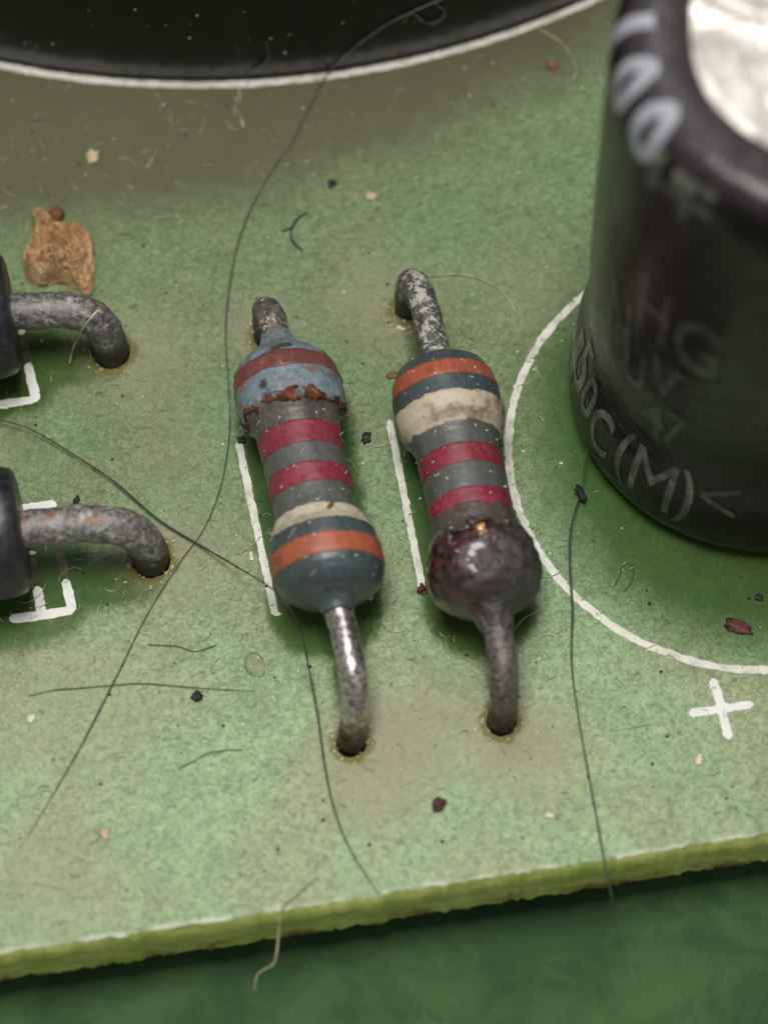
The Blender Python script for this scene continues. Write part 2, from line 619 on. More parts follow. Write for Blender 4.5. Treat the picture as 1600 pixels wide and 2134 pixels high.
V, F = ribbon(circle_pts((9.615, 0.234), 6.25)[:-1] + [circle_pts((9.615, 0.234), 6.25)[0]], 0.205, ZP, seed=3, jit=0.026)
mesh('printed_circle', V, F, white, board, smooth=False)['label'] = 'worn white circle round the black capacitor'
V, F = ribbon(circle_pts((0.767, 36.275), 22.62, 900), 0.215, ZP, seed=5)
mesh('printed_circle', V, F, white, board, smooth=False)['label'] = 'wide white arc at the foot of the big round part'
printed('printed_line', [([b2(497, 922), b2(574, 1283)], 0.19), ([b2(573, 1282), b2(586, 1278)], 0.12)], white, 'white line left of the chipped resistor')
printed('printed_line', [([b2(811, 875), b2(882, 1236)], 0.185)], white, 'white line left of the scorched resistor')
printed('printed_dash', [([b2(771, 1240), b2(774, 1252)], 0.17)], white, 'small white dot right of the chipped resistor lower end')
printed('printed_line', [([b2(690, 885), b2(764, 1205)], 0.20)], white, 'white line mostly hidden under the chipped resistor')
printed('printed_line', [([b2(1010, 838), b2(1078, 1190)], 0.20)], white, 'white line hidden under the scorched resistor')
printed('plus_mark', [([b2(1434, 1488), b2(1569, 1467)], 0.225), ([b2(1485, 1414), b2(1518, 1541)], 0.225)], fresh, 'white plus sign by the printed circle')
printed('printed_bracket', [([b2(-140, 866), b2(76, 832)], 0.25), ([b2(59, 757), b2(76, 838)], 0.25)], fresh, 'white corner below the upper diode')
printed('printed_dash', [([b2(38, 694), b2(54, 691)], 0.2)], fresh, 'white dash under the upper diode wire')
printed('printed_bracket', [([b2(20, 1291), b2(155, 1272)], 0.25), ([b2(137, 1207), b2(152, 1277)], 0.25), ([b2(77, 1222), b2(90, 1284)], 0.25)], fresh, 'white outline corner below the lower diode wire')
printed('printed_dash', [([b2(20, 1066), b2(119, 1051)], 0.28)], fresh, 'white bar above the lower diode wire')
printed('printed_dash', [([b2(54, 1155), b2(76, 1151)], 0.12)], fresh, 'small white sliver by the lower diode body')
printed('print_stain', [([b2(64, 1160), b2(77, 1216)], 0.24)], shaded_ink, 'shade painted brown on the print by the lower diode body')  # the print_stain strokes are painted contact shade
printed('print_stain', [([b2(126, 1150), b2(137, 1203)], 0.22)], shaded_ink, 'shade painted brown on the print under the lower diode wire')
printed('print_stain', [([b2(48, 706), b2(58, 752)], 0.22)], shaded_ink, 'shade painted brown on the print under the upper diode wire')

# ------------------------------------------------------------------ resistors
GREY = mat_lacquer('grey_lacquer', (0.078, 0.082, 0.074), amount=0.35, rough=0.38)
SLATE = mat_lacquer('slate_lacquer', (0.044, 0.062, 0.066), amount=0.35, rough=0.30)
BLUE = mat_lacquer('pale_blue_lacquer', (0.135, 0.235, 0.290), amount=0.55, rough=0.45, fade=0.35)
MAROON = mat_lacquer('brown_red_paint', (0.150, 0.045, 0.038), amount=0.45)
DIRTYCREAM = mat_lacquer('dirty_cream_paint', (0.44, 0.38, 0.27), grime=(0.13, 0.095, 0.065), amount=0.95, rough=0.5, fade=0.2)
RED = mat_lacquer('crimson_paint', (0.185, 0.016, 0.030), amount=0.25, rough=0.42, fade=0.4)
CREAM = mat_lacquer('cream_paint', (0.47, 0.43, 0.32), grime=(0.12, 0.08, 0.045), amount=0.55, rough=0.5, fade=0.15)
ORANGE = mat_lacquer('orange_paint', (0.30, 0.075, 0.032), grime=(0.13, 0.045, 0.028), amount=0.4, rough=0.4)
GRIMY = mat_lacquer('grimy_grey_lacquer', (0.080, 0.072, 0.060), grime=(0.022, 0.018, 0.015), amount=0.75, rough=0.36)
BROWNGREY = mat_lacquer('scorched_grey_lacquer', (0.066, 0.052, 0.042), grime=(0.03, 0.02, 0.018), amount=0.6)


def mat_chipped_cap():
    m = Mat('chipped_blue_lacquer', 0.45)
    n = m.noise(1.9, 5, 0.7, 0.3)
    n2 = m.noise(6, 4, 0.7)
    c = m.mix(m.step(n2, 0.35, 0.7), (0.115, 0.165, 0.190), (0.205, 0.275, 0.305))
    c = m.mix(m.step(n, 0.50, 0.55), c, (0.15, 0.145, 0.145))
    c = m.mix(m.step(n, 0.60, 0.64), c, (0.20, 0.075, 0.03))
    c = m.mix(m.step(m.noise(1.4, 4, 0.6, 0, m.vmath('ADD', m.tc, (3, 1, 8))), 0.60, 0.66), c, (0.05, 0.045, 0.045))
    return m.done(c, 0.5, m.bump(m.math('ADD', n, m.math('MULTIPLY', n2, 0.4)), 0.55, 0.12))


def mat_rust():
    m = Mat('rusty_edge', 0.75, 0.3)
    n = m.noise(4, 5, 0.7)
    c = m.mix(m.step(n, 0.38, 0.62), (0.022, 0.009, 0.007), (0.17, 0.055, 0.022))
    c = m.mix(m.step(n, 0.64, 0.70, 0, 0.8), c, (0.40, 0.28, 0.18))
    return m.done(c, 0.75, m.bump(n, 0.9, 0.15))


def mat_burnt():
    m = Mat('burnt_coating', 0.2, 0.7)
    n = m.noise(1.25, 4, 0.6, 0.5)
    n2 = m.noise(5, 5, 0.65)
    p = m.xyz()
    side = m.math('ADD', m.math('MULTIPLY', p[0], 0.55), m.math('MULTIPLY', m.math('ADD', p[1], 2.6), -0.30))
    side = m.math('ADD', side, m.math('MULTIPLY', m.math('SUBTRACT', n, 0.5), 1.5))
    f = m.step(side, 0.02, 0.16)
    c = m.mix(m.step(n2, 0.42, 0.66), (0.009, 0.003, 0.004), (0.085, 0.019, 0.023))
    g = m.mix(m.step(n2, 0.35, 0.65), (0.022, 0.021, 0.019), (0.052, 0.046, 0.042))
    c = m.mix(f, c, m.mix(m.step(n, 0.50, 0.60, 0, 0.7), g, (0.050, 0.021, 0.020)))
    r = m.math('ADD', m.math('MULTIPLY', f, 0.34), m.step(n2, 0.35, 0.65, 0.10, 0.26))
    return m.done(c, r, m.bump(m.math('ADD', n, m.math('MULTIPLY', n2, 0.7)), 0.65, 0.16), None, m.math('MULTIPLY', m.math('SUBTRACT', 1.0, f), 0.5))


CHIP, RUST, BURNT = mat_chipped_cap(), mat_rust(), mat_burnt()
GLINT = mat_plain('painted_glint', (0.68, 0.36, 0.14), 0.15, 0.4, 6, 0.3, 0.05, 0.8)  # amber colour painted in for the orange highlights of the burnt cap


def band(y0, y1, mat, parent, tab, axis, seed, label, dr=0.018, edge=0.035, name='colour_band', rough=0.012, scale=2.0):
    V, F = lathe_vf(tab, axis, y1, y0, dr=dr, n=96, step=0.05, rough=rough, seed=seed, edge=edge, lip=0.03, scale=scale)
    o = mesh(name, V, F, mat, parent)
    o['label'] = label
    return o


def lead(parent, P, r, mat, seed, rough=0.08, label=None, taper=None):
    C = spline(P, 10)
    V, F = tube_vf(C, (lambda t: r * (taper(t) if taper else 1)), 20, rough, seed, 2.6)
    o = mesh('wire_lead', V, F, mat, parent)
    if label:
        o['label'] = label
    return o


def resistor_chipped():
    axis = lambda y: (-1.84 - 0.05 * (y - 0.35), 1.9)
    t = root('resistor', (-1.85, 0.4, 0), 'grey resistor with pale blue chipped upper cap and rusty rim, left of the two', 'resistor', 'resistors side by side on the board')
    tab = [(4.75, 0.32), (4.4, 0.40), (4.1, 0.52), (3.9, 0.74), (3.74, 1.00), (3.5, 1.20), (3.2, 1.31), (2.8, 1.37), (2.4, 1.38), (2.10, 1.33), (1.92, 1.16), (1.7, 1.07), (1.2, 1.03),
           (-0.6, 1.03), (-0.95, 1.08), (-1.2, 1.19), (-1.5, 1.32), (-1.95, 1.38), (-2.35, 1.37), (-2.6, 1.325), (-2.82, 1.21), (-2.98, 1.03), (-3.08, 0.84), (-3.15, 0.64), (-3.22, 0.52), (-3.34, 0.43), (-3.5, 0.375), (-3.9, 0.35)]
    V, F = lathe_vf(tab, axis, -3.45, 2.05, rough=0.012, seed=1)
    mesh('body', V, F, GREY, t)
    V, F = lathe_vf(tab, axis, 4.75, 1.97, dr=0.012, rough=0.03, seed=2, edge=0.13, lip=0.06, n=96)
    mesh('end_cap', V, F, CHIP, t)['label'] = 'pale blue upper cap with flaking lacquer'
    band(2.83, 3.32, MAROON, t, tab, axis, 2, 'faded brown-red band on the blue cap', dr=0.034, edge=0.05, rough=0.03)
    V, F = lathe_vf(tab, axis, 2.11, 1.94, dr=0.024, rough=0.055, seed=4, edge=0.13, lip=0.08, n=140, scale=3.5)
    mesh('rusty_rim', V, F, RUST, t)['label'] = 'ragged rusty rim under the blue cap'
    band(1.40, 1.98, GRIMY, t, tab, axis, 1, 'grimy brown-grey stretch under the rusty rim', edge=0.08, dr=0.010, name='grime_band')
    band(0.79, 1.42, RED, t, tab, axis, 1, 'upper crimson band')
    band(-0.32, 0.22, RED, t, tab, axis, 1, 'lower crimson band')
    band(-1.50, -0.98, CREAM, t, tab, axis, 1, 'cream band with rusty nick', edge=0.07)
    V, F = lathe_vf(tab, axis, -1.47, -3.52, dr=0.010, rough=0.012, seed=1, edge=0.03, lip=0.02)
    mesh('end_cap', V, F, SLATE, t)['label'] = 'smooth slate lower cap'
    band(-2.47, -1.94, ORANGE, t, tab, axis, 1, 'orange band on the slate cap', dr=0.02)
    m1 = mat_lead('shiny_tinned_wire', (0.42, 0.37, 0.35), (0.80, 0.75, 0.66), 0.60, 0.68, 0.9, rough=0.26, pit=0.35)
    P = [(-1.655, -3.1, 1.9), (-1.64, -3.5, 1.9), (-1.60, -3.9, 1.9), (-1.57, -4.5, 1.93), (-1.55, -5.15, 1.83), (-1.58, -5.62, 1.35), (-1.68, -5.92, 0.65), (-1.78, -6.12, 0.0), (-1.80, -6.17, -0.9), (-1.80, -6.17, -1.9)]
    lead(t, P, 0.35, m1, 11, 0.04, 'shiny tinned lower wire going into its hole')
    m2 = mat_lead('crusted_wire', (0.115, 0.10, 0.088), (0.50, 0.48, 0.38), 0.54, 0.60, 0.2)
    P = [(-2.045, 4.4, 1.9), (-2.07, 4.8, 1.9), (-2.12, 5.25, 1.82), (-2.18, 5.58, 1.45), (-2.19, 5.66, 0.9), (-2.19, 5.66, -0.2), (-2.19, 5.66, -1.9)]
    lead(t, P, 0.36, m2, 12, 0.12, 'short crusted upper wire')
    # rusty nick in the cream band
    V, F = chunk((axis(-1.2)[0] + 0.28, -1.2, 1.9 + 1.18), (0.16, 0.06), 5, 2, 0.5)
    mesh('rust_spot', V, F, RUST, t)


def resistor_scorched():
    axis = lambda y: (1.97 - 0.022 * (y - 0.2), 1.9)
    t = root('resistor', (1.97, -0.5, 0), 'grey resistor with scorched glossy maroon lower cap, nearer the capacitor', 'resistor', 'resistors side by side on the board')
    tab = [(3.7, 0.36), (3.2, 0.39), (3.06, 0.46), (2.98, 0.66), (2.88, 0.94), (2.68, 1.16), (2.36, 1.29), (1.95, 1.355), (1.4, 1.37), (1.0, 1.30), (0.75, 1.15), (0.5, 1.06), (0.0, 1.03),
           (-1.6, 1.02), (-1.95, 1.06), (-2.2, 1.17), (-2.5, 1.31), (-2.9, 1.37), (-3.2, 1.365), (-3.5, 1.28), (-3.74, 1.12), (-3.9, 0.92), (-4.0, 0.72), (-4.09, 0.57), (-4.22, 0.47), (-4.4, 0.41), (-4.6, 0.38), (-5.0, 0.36)]
    V, F = lathe_vf(tab, axis, -2.1, 0.9, rough=0.012, seed=1)
    mesh('body', V, F, GREY, t)
    V, F = lathe_vf(tab, axis, 3.16, 0.85, dr=0.010, rough=0.012, seed=1, edge=0.05, lip=0.03)
    mesh('end_cap', V, F, SLATE, t)['label'] = 'dusty slate upper cap'
    band(1.93, 2.39, ORANGE, t, tab, axis, 1, 'orange band on the upper cap', dr=0.02)
    band(0.70, 1.46, DIRTYCREAM, t, tab, axis, 1, 'wide dirty cream band', dr=0.02, edge=0.09)
    band(-0.42, 0.12, RED, t, tab, axis, 1, 'upper crimson band')
    band(-1.63, -1.12, RED, t, tab, axis, 1, 'lower crimson band, scorched along one side')
    band(-2.3, -1.56, BROWNGREY, t, tab, axis, 1, 'brown heat mark above the burnt cap', edge=0.12, dr=0.026, name='heat_mark')
    V, F = lathe_vf(tab, axis, -2.14, -4.62, dr=0.03, rough=0.075, seed=28, edge=0.14, lip=0.06, n=128, scale=1.5)
    mesh('end_cap', V, F, BURNT, t)['label'] = 'blistered burnt maroon lower cap'
    # drops of molten lacquer on the upper rim; the amber ones are painted glints
    for q, (dx, y, s, mt) in enumerate(((-0.14, -2.2, (0.15, 0.12), BURNT), (0.02, -2.45, (0.10, 0.14), GLINT), (0.11, -2.64, (0.08, 0.12), GLINT), (-0.02, -2.66, (0.05, 0.06), GLINT), (-0.62, -2.95, (0.08, 0.045), GLINT),  (-0.75, -2.45, (0.20, 0.12), BURNT), (0.72, -2.2, (0.1, 0.08), BURNT))):
        r = interp(tab, y) + 0.03
        z = 1.9 + math.sqrt(max(r * r - dx * dx, 0.01))
        V, F = chunk((axis(y)[0] + dx, y, z), s, 40 + q, 3, 0.7, 0.4)
        mesh('blister_and_glint', V, F, mt, t)
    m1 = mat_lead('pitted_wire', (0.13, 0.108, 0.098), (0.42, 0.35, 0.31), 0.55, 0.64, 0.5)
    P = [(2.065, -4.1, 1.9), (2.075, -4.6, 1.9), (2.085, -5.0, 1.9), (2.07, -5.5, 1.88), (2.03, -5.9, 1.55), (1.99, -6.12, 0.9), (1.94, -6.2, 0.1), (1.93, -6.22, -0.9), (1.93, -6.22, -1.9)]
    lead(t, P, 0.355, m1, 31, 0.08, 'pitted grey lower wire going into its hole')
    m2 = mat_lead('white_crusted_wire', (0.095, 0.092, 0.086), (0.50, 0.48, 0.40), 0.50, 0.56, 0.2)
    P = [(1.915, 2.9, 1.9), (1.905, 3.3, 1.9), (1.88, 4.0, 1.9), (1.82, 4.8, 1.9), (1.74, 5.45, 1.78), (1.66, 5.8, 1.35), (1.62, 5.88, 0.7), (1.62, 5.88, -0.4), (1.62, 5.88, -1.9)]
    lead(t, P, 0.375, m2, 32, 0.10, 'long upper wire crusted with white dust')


resistor_chipped()
resistor_scorched()

# ------------------------------------------------------------------ diodes at the left edge
def diode(yc, xend, P, label, lead_label, rust, seed, notch):
    m = Mat('black_epoxy', 0.4)
    n = m.noise(3, 4, 0.65)
    c = m.mix(m.step(n, 0.4, 0.7), (0.012, 0.012, 0.015), (0.030, 0.029, 0.036))
    c = m.mix(m.step(m.noise(8, 3), 0.66, 0.72, 0, 0.5), c, (0.2, 0.2, 0.2))
    blk = m.done(c, m.step(n, 0.3, 0.7, 0.30, 0.48), m.bump(n, 0.4, 0.08))
    t = root('diode', (xend - 2.5, yc, 0), label, 'diode', 'diodes cut by the left side of the photo')
    # body of revolution along x
    prof = [(0, 0.0), (0.0, 0.55), (0.0, 1.30), (0.03, 1.46), (0.12, 1.56), (0.3, 1.62), (0.62, 1.66), (0.66, 1.64), (0.70, 1.66), (2.6, 1.66), (4.6, 1.66), (4.95, 1.55), (5.1, 1.3), (5.1, 0.5)]
    V, F = [], []
    n = 64
    for d, r in prof:
        for k in range(n):
            th = 2 * math.pi * k / n
            V.append((xend - d, yc + r * math.cos(th), 1.95 + r * math.sin(th)))
    for i in range(len(prof) - 1):
        for k in range(n):
            k2 = (k + 1) % n
            F.append((i * n + k, i * n + k2, (i + 1) * n + k2, (i + 1) * n + k))
    mesh('body', V, F, blk, t)
    wire = mat_lead('thick_grey_wire', (0.175, 0.165, 0.155), (0.42, 0.40, 0.36), 0.50, 0.64, 0.4, rust=rust)
    lead(t, P, 0.475, wire, seed, 0.08, lead_label)
    P2 = [(xend - 5.0, yc, 1.95), (xend - 6.5, yc, 1.95), (xend - 7.6, yc, 1.9), (xend - 8.2, yc, 1.3), (xend - 8.3, yc, 0), (xend - 8.3, yc, -1)]
    lead(t, P2, 0.455, wire, seed + 1, 0.12, 'far wire of the diode outside the picture')


diode(6.30, -8.65, [(-8.7, 6.33, 1.95), (-8.0, 6.25, 1.97), (-7.4, 6.14, 1.97), (-6.85, 6.03, 1.84), (-6.48, 5.92, 1.38), (-6.35, 5.87, 0.6), (-6.34, 5.86, -0.4), (-6.34, 5.86, -1.9)],
      'black diode at left with thick grey wire, beside the tan flake', 'thick grey wire bending down into a wide hole', 0.0, 51, 0)
diode(0.02, -9.02, [(-9.1, 0.0, 1.95), (-8.4, -0.02, 1.95), (-7.8, -0.07, 1.98), (-7.2, -0.16, 2.0), (-6.65, -0.26, 1.88), (-6.24, -0.34, 1.4), (-6.06, -0.37, 0.7), (-6.04, -0.38, -0.2), (-6.04, -0.38, -1.9)],
      'black diode at left whose wire has a rusty orange bend', 'long grey wire with a rusty patch on its bend', 0.75, 61, 1)

# ------------------------------------------------------------------ capacitor on the right
def capacitor():
    m = Mat('black_sleeve', 0.22, 0.20)
    n = m.noise(1.4, 4, 0.6)
    n2 = m.noise(7, 4, 0.65)
    c = m.mix(m.step(n, 0.35, 0.7), (0.0080, 0.0066, 0.0060), (0.015, 0.0122, 0.0110))
    z = m.xyz()[2]
    # greyer tone where the sleeve faces up, mainly the shoulder
    nrm = m.new('NewGeometry').outputs['Normal']
    upw = m.step(m.xyz(nrm)[2], 0.35, 0.95)
    c = m.mix(m.math('MULTIPLY', upw, m.step(n2, 0.3, 0.7, 0.22, 0.50)), c, (0.075, 0.062, 0.067))
    c = m.mix(m.step(m.noise(11, 2), 0.72, 0.77, 0, 0.3), c, (0.2, 0.2, 0.19))
    sleeve = m.done(c, m.step(n2, 0.3, 0.7, 0.18, 0.30), m.bump(n, 0.18, 0.25))
    m = Mat('aluminium_top', 0.4)
    n = m.noise(0.9, 4, 0.6, 0.3)
    n2 = m.noise(3.2, 5, 0.65)
    c = m.mix(m.step(n, 0.35, 0.68), (0.50, 0.46, 0.41), (0.62, 0.59, 0.54))
    c = m.mix(m.step(n2, 0.58, 0.74, 0, 0.35), c, (0.50, 0.44, 0.36))
    alu = m.done(c, m.step(n2, 0.3, 0.7, 0.28, 0.50), m.bump(m.math('ADD', n, m.math('MULTIPLY', n2, 0.12)), 0.35, 0.5), 0.4)
    rub = mat_plain('black_rubber', (0.012, 0.012, 0.012), 0.7)
    cx, cy = CAPC
    t = root('capacitor', (cx, cy, 0), 'tall black round capacitor with silver top and worn white lettering', 'capacitor')
    prof = [(4.55, 0.12), (4.72, 0.16), (4.88, 0.32), (4.98, 0.60), (5.02, 1.0), (5.02, 1.7), (4.96, 2.4), (4.84, 3.1), (4.76, 3.7), (4.73, 4.3), (4.76, 5.0), (4.80, 5.6), (4.83, 6.4), (4.90, 9.0), (4.96, 12.0), (5.0, 14.2),
            (4.98, 14.7), (4.91, 15.08), (4.78, 15.38), (4.58, 15.60), (4.32, 15.71), (4.0, 15.75), (3.62, 15.74), (3.42, 15.70), (3.37, 15.62), (3.35, 15.45)]
    lean_x = lambda z: 0.30 * z / 15.7                                   # it leans a little
    lean_y = lambda z: -0.30 * z / 15.7
    # smooth the outline
    P = spline([(r, z, 0) for r, z in prof], 4)
    n = 128
    V, F = [], []
    for i, p in enumerate(P):
        for k in range(n):
            th = 2 * math.pi * k / n
            r = p.x + 0.025 * nz((math.cos(th) * 2, math.sin(th) * 2, p.y * 0.5), 0.9, 3) + (0.05 * nz((math.cos(th), math.sin(th), 0), 2.2, 6) if p.x < 3.7 and p.y > 15 else 0)
            V.append((cx + lean_x(p.y) + r * math.cos(th), cy + lean_y(p.y) + r * math.sin(th), p.y))
    for i in range(len(P) - 1):
        for k in range(n):
            k2 = (k + 1) % n
            F.append((i * n + k, i * n + k2, (i + 1) * n + k2, (i + 1) * n + k))
    mesh('sleeve', V, F, sleeve, t)
    # dished silver lid with a pressed vent
    V, F = [(cx + 0.3, cy - 0.3, 15.6)], []
    rings = 36
    for i in range(1, rings + 1):
        r = 3.48 * i / rings
        for k in range(n):
            th = 2 * math.pi * k / n
            x, y = r * math.cos(th), r * math.sin(th)
            z = 15.60 + 0.13 * nz((x, y, 0), 0.55, 4)
            for a in (0.5, 0.5 + 2.094, 0.5 + 4.189):                     # three scored vent grooves
                u, v = x * math.cos(a) + y * math.sin(a), -x * math.sin(a) + y * math.cos(a)
                if u > 0:
                    z -= 0.16 * math.exp(-(v / 0.16) ** 2) * min(1, u) * (1 if r < 2.9 else max(0, (3.3 - r) / 0.4))
                    z += 0.12 * math.exp(-((abs(v) - 0.42) / 0.22) ** 2) * (1 if r < 2.9 else max(0, (3.3 - r) / 0.4))
            V.append((cx + 0.3 + x, cy - 0.3 + y, z))
    F += [(0, 1 + k, 1 + (k + 1) % n) for k in range(n)]
    for i in range(rings - 1):
        for k in range(n):
            k2 = (k + 1) % n
            F.append((1 + i * n + k, 1 + i * n + k2, 1 + (i + 1) * n + k2, 1 + (i + 1) * n + k))
    mesh('can_top', V, F, alu, t)['label'] = 'silver metal top with pressed vent lines'
    V, F = [], []
    for z, r in ((-0.0, 4.3), (0.2, 4.5)):
        for k in range(64):
            V.append((cx + r * math.cos(k * math.pi / 32), cy + r * math.sin(k * math.pi / 32), z + 0.01))
    F = [(k, (k + 1) % 64, 64 + (k + 1) % 64, 64 + k) for k in range(64)]
    mesh('rubber_seal', V, F, rub, t)
    # printing: glyphs wrapped on the sleeve outline by arc length
    S = [0.0]
    for a, b in zip(P, P[1:]):
        S.append(S[-1] + math.hypot(b.x - a.x, b.y - a.y))

    def on_outline(s):
        s = max(0, min(S[-1] - 1e-6, s))
        for i in range(len(S) - 1):
            if s <= S[i + 1]:
                f = (s - S[i]) / max(S[i + 1] - S[i], 1e-9)
                a, b = P[i], P[i + 1]
                d = (b - a).normalized()
                return a.x + (b.x - a.x) * f, a.y + (b.y - a.y) * f, d.y, -d.x
    s_of = lambda z: S[min(range(len(P)), key=lambda i: abs(P[i].y - z) + (100 if P[i].x < 4.5 and z > 1 else 0))]
    inkl = mat_ink('pale_cap_print', (0.27, 0.285, 0.32), 0.6, 0.3)
    inkd = mat_ink('worn_cap_print', (0.058, 0.056, 0.053), 0.7, 0.24)
    inkf = mat_ink('faint_cap_print', (0.034, 0.034, 0.032), 0.3, 0.24)

    def glyph(ch, theta, s0, h, w, mat, bold=0.0, name='printed_character'):
        cu = bpy.data.curves.new('glyph', 'FONT')
        cu.body = ch
        cu.size = 1.0
        cu.align_x = 'CENTER'
        cu.offset = bold
        cu.resolution_u = 6
        o = bpy.data.objects.new('glyph', cu)
        COL.objects.link(o)
        dg = bpy.context.evaluated_depsgraph_get()
        me = bpy.data.meshes.new_from_object(o.evaluated_get(dg))
        bpy.data.objects.remove(o)
        bm = bmesh.new()
        bm.from_mesh(me)
        bpy.data.meshes.remove(me)
        bmesh.ops.triangulate(bm, faces=bm.faces[:])
        for _ in range(3):
            long_e = [e for e in bm.edges if e.calc_length() > 0.10]
            if not long_e:
                break
            bmesh.ops.subdivide_edges(bm, edges=long_e, cuts=1)
            bmesh.ops.triangulate(bm, faces=[f for f in bm.faces if len(f.verts) > 3])
        xs = [v.co.x for v in bm.verts]
        ys = [v.co.y for v in bm.verts]
        mx, wx, hy, y0 = (max(xs) + min(xs)) / 2, max(max(xs) - min(xs), 1e-3), max(max(ys) - min(ys), 1e-3), min(ys)
        V = []
        for v in bm.verts:
            x = (v.co.x - mx) / wx * w
            s = s0 + (v.co.y - y0) / hy * h
            r, z, nr, nzz = on_outline(s)
            th = math.radians(theta) + x / 4.78
            r += 0.016 * nr + 0.025 * nz((math.cos(th) * 2, math.sin(th) * 2, z * 0.5), 0.9, 3)
            z += 0.016 * nzz
            V.append((cx + lean_x(z) + r * math.cos(th), cy + lean_y(z) + r * math.sin(th), z))
        F = [tuple(q.index for q in f.verts) for f in bm.faces]
        bm.free()
        return V, F

    def line(chars, s0, h, mat, name, label):
        Vs = [glyph(ch, th, s0 + dz, h * hs, w, mat, bold) for ch, th, w, dz, hs, bold in chars]
        V, F = join(Vs)
        o = mesh(name, V, F, mat, t, smooth=False)
        o['label'] = label

    a = lambda px, py, z: math.degrees(math.atan2(at(px, py, z).y - cy - lean_y(z), at(px, py, z).x - cx - lean_x(z)))
    top_s = s_of(14.5)
    line([('1', a(1335, 50, 15.6), 0.42, 0, 1, 0.03), ('0', a(1340, 150, 15.6), 0.95, 0, 1, 0.05), ('0', a(1378, 245, 15.6), 0.98, 0, 1, 0.05)], top_s, 1.75, inkl, 'printed_text', 'pale blue-white digits over the top rim')
    line([('µ', a(1412, 335, 15.2), 0.9, 0, 0.8, 0.02), ('F', a(1462, 400, 15.1), 0.75, -0.1, 0.9, 0.02)], top_s - 0.3, 1.5, inkd, 'printed_text', 'dim characters below the top rim')
    line([('1', -186, 0.5, 0, 1, 0.02), ('5', -178.5, 0.7, 0.6, 1, 0.02), ('0', -170.0, 0.62, 0.5, 0.8, 0.02), ('C', -160.5, 0.8, 0, 0.9, 0.02), ('(', -149.8, 0.42, -0.2, 1.15, 0.02), ('M', -138.6, 1.2, 0, 1, 0.0), (')', -127.8, 0.42, -0.2, 1.15, 0.02)],
         s_of(1.35), 2.05, inkd, 'printed_text', 'worn grey (M) row round the foot of the sleeve')
    line([('U', -152.7, 0.75, 0.5, 1, 0.02), ('V', -141.5, 0.9, 1.2, 0.9, 0.02), ('4', -143.8, 0.75, -1.0, 0.9, 0.02), ('7', -136.0, 0.6, -0.9, 0.9, 0.0)], s_of(5.0), 1.9, inkf, 'printed_text', 'faint characters in the middle of the sleeve')
    line([('N', -161.5, 0.95, -1.6, 1, 0.03), ('H', -148.3, 0.95, 0.2, 1, 0.03), ('G', -133.7, 1.15, 0, 1, 0.02)], s_of(8.5), 2.3, inkf, 'printed_text', 'faint large letters higher on the sleeve')
    line([('<', -118.2, 0.9, 0, 1, 0.0)], s_of(2.2), 1.2, inkf, 'printed_mark', 'faint arrow mark near the foot of the sleeve')


capacitor()

# ------------------------------------------------------------------ big round part at the top
BIGC, BIGR = (0.767, 36.275), 22.50


def big_part():
    m = Mat('glossy_black_casing', 0.12, 0.36)
    n = m.noise(0.5, 4, 0.6)
    n2 = m.noise(5, 3, 0.6)
    c = m.mix(m.step(n, 0.35, 0.7), (0.0030, 0.0034, 0.0030), (0.0055, 0.006, 0.0052))
    sl = m.done(c, m.step(n2, 0.3, 0.7, 0.13, 0.22), m.bump(n, 0.05, 0.2))
    t = root('round_component', (BIGC[0], BIGC[1], 0), 'big glossy black round part at the back inside the white arc', 'component')
    n = 256
    prof = [(BIGR - 0.25, 0.02), (BIGR - 0.06, 0.08), (BIGR, 0.25), (BIGR, 6), (BIGR, 13), (BIGR, 22.8), (BIGR - 0.5, 23.6), (BIGR - 1.6, 24.0), (BIGR - 2.2, 23.6)]
    V, F = [], []
    for r, z in prof:
        for k in range(n):
            V.append((BIGC[0] + r * math.cos(2 * math.pi * k / n), BIGC[1] + r * math.sin(2 * math.pi * k / n), z))
    for i in range(len(prof) - 1):
        for k in range(n):
            k2 = (k + 1) % n
            F.append((i * n + k, i * n + k2, (i + 1) * n + k2, (i + 1) * n + k))
    mesh('casing', V, F, sl, t)
    top = [(BIGC[0] + (BIGR - 2.15) * math.cos(2 * math.pi * k / n), BIGC[1] + (BIGR - 2.15) * math.sin(2 * math.pi * k / n), 23.7) for k in range(n)]
    mesh('lid', top, [tuple(range(n))], mat_plain('grey_lid', (0.3, 0.3, 0.29), 0.5), t, smooth=False)


big_part()

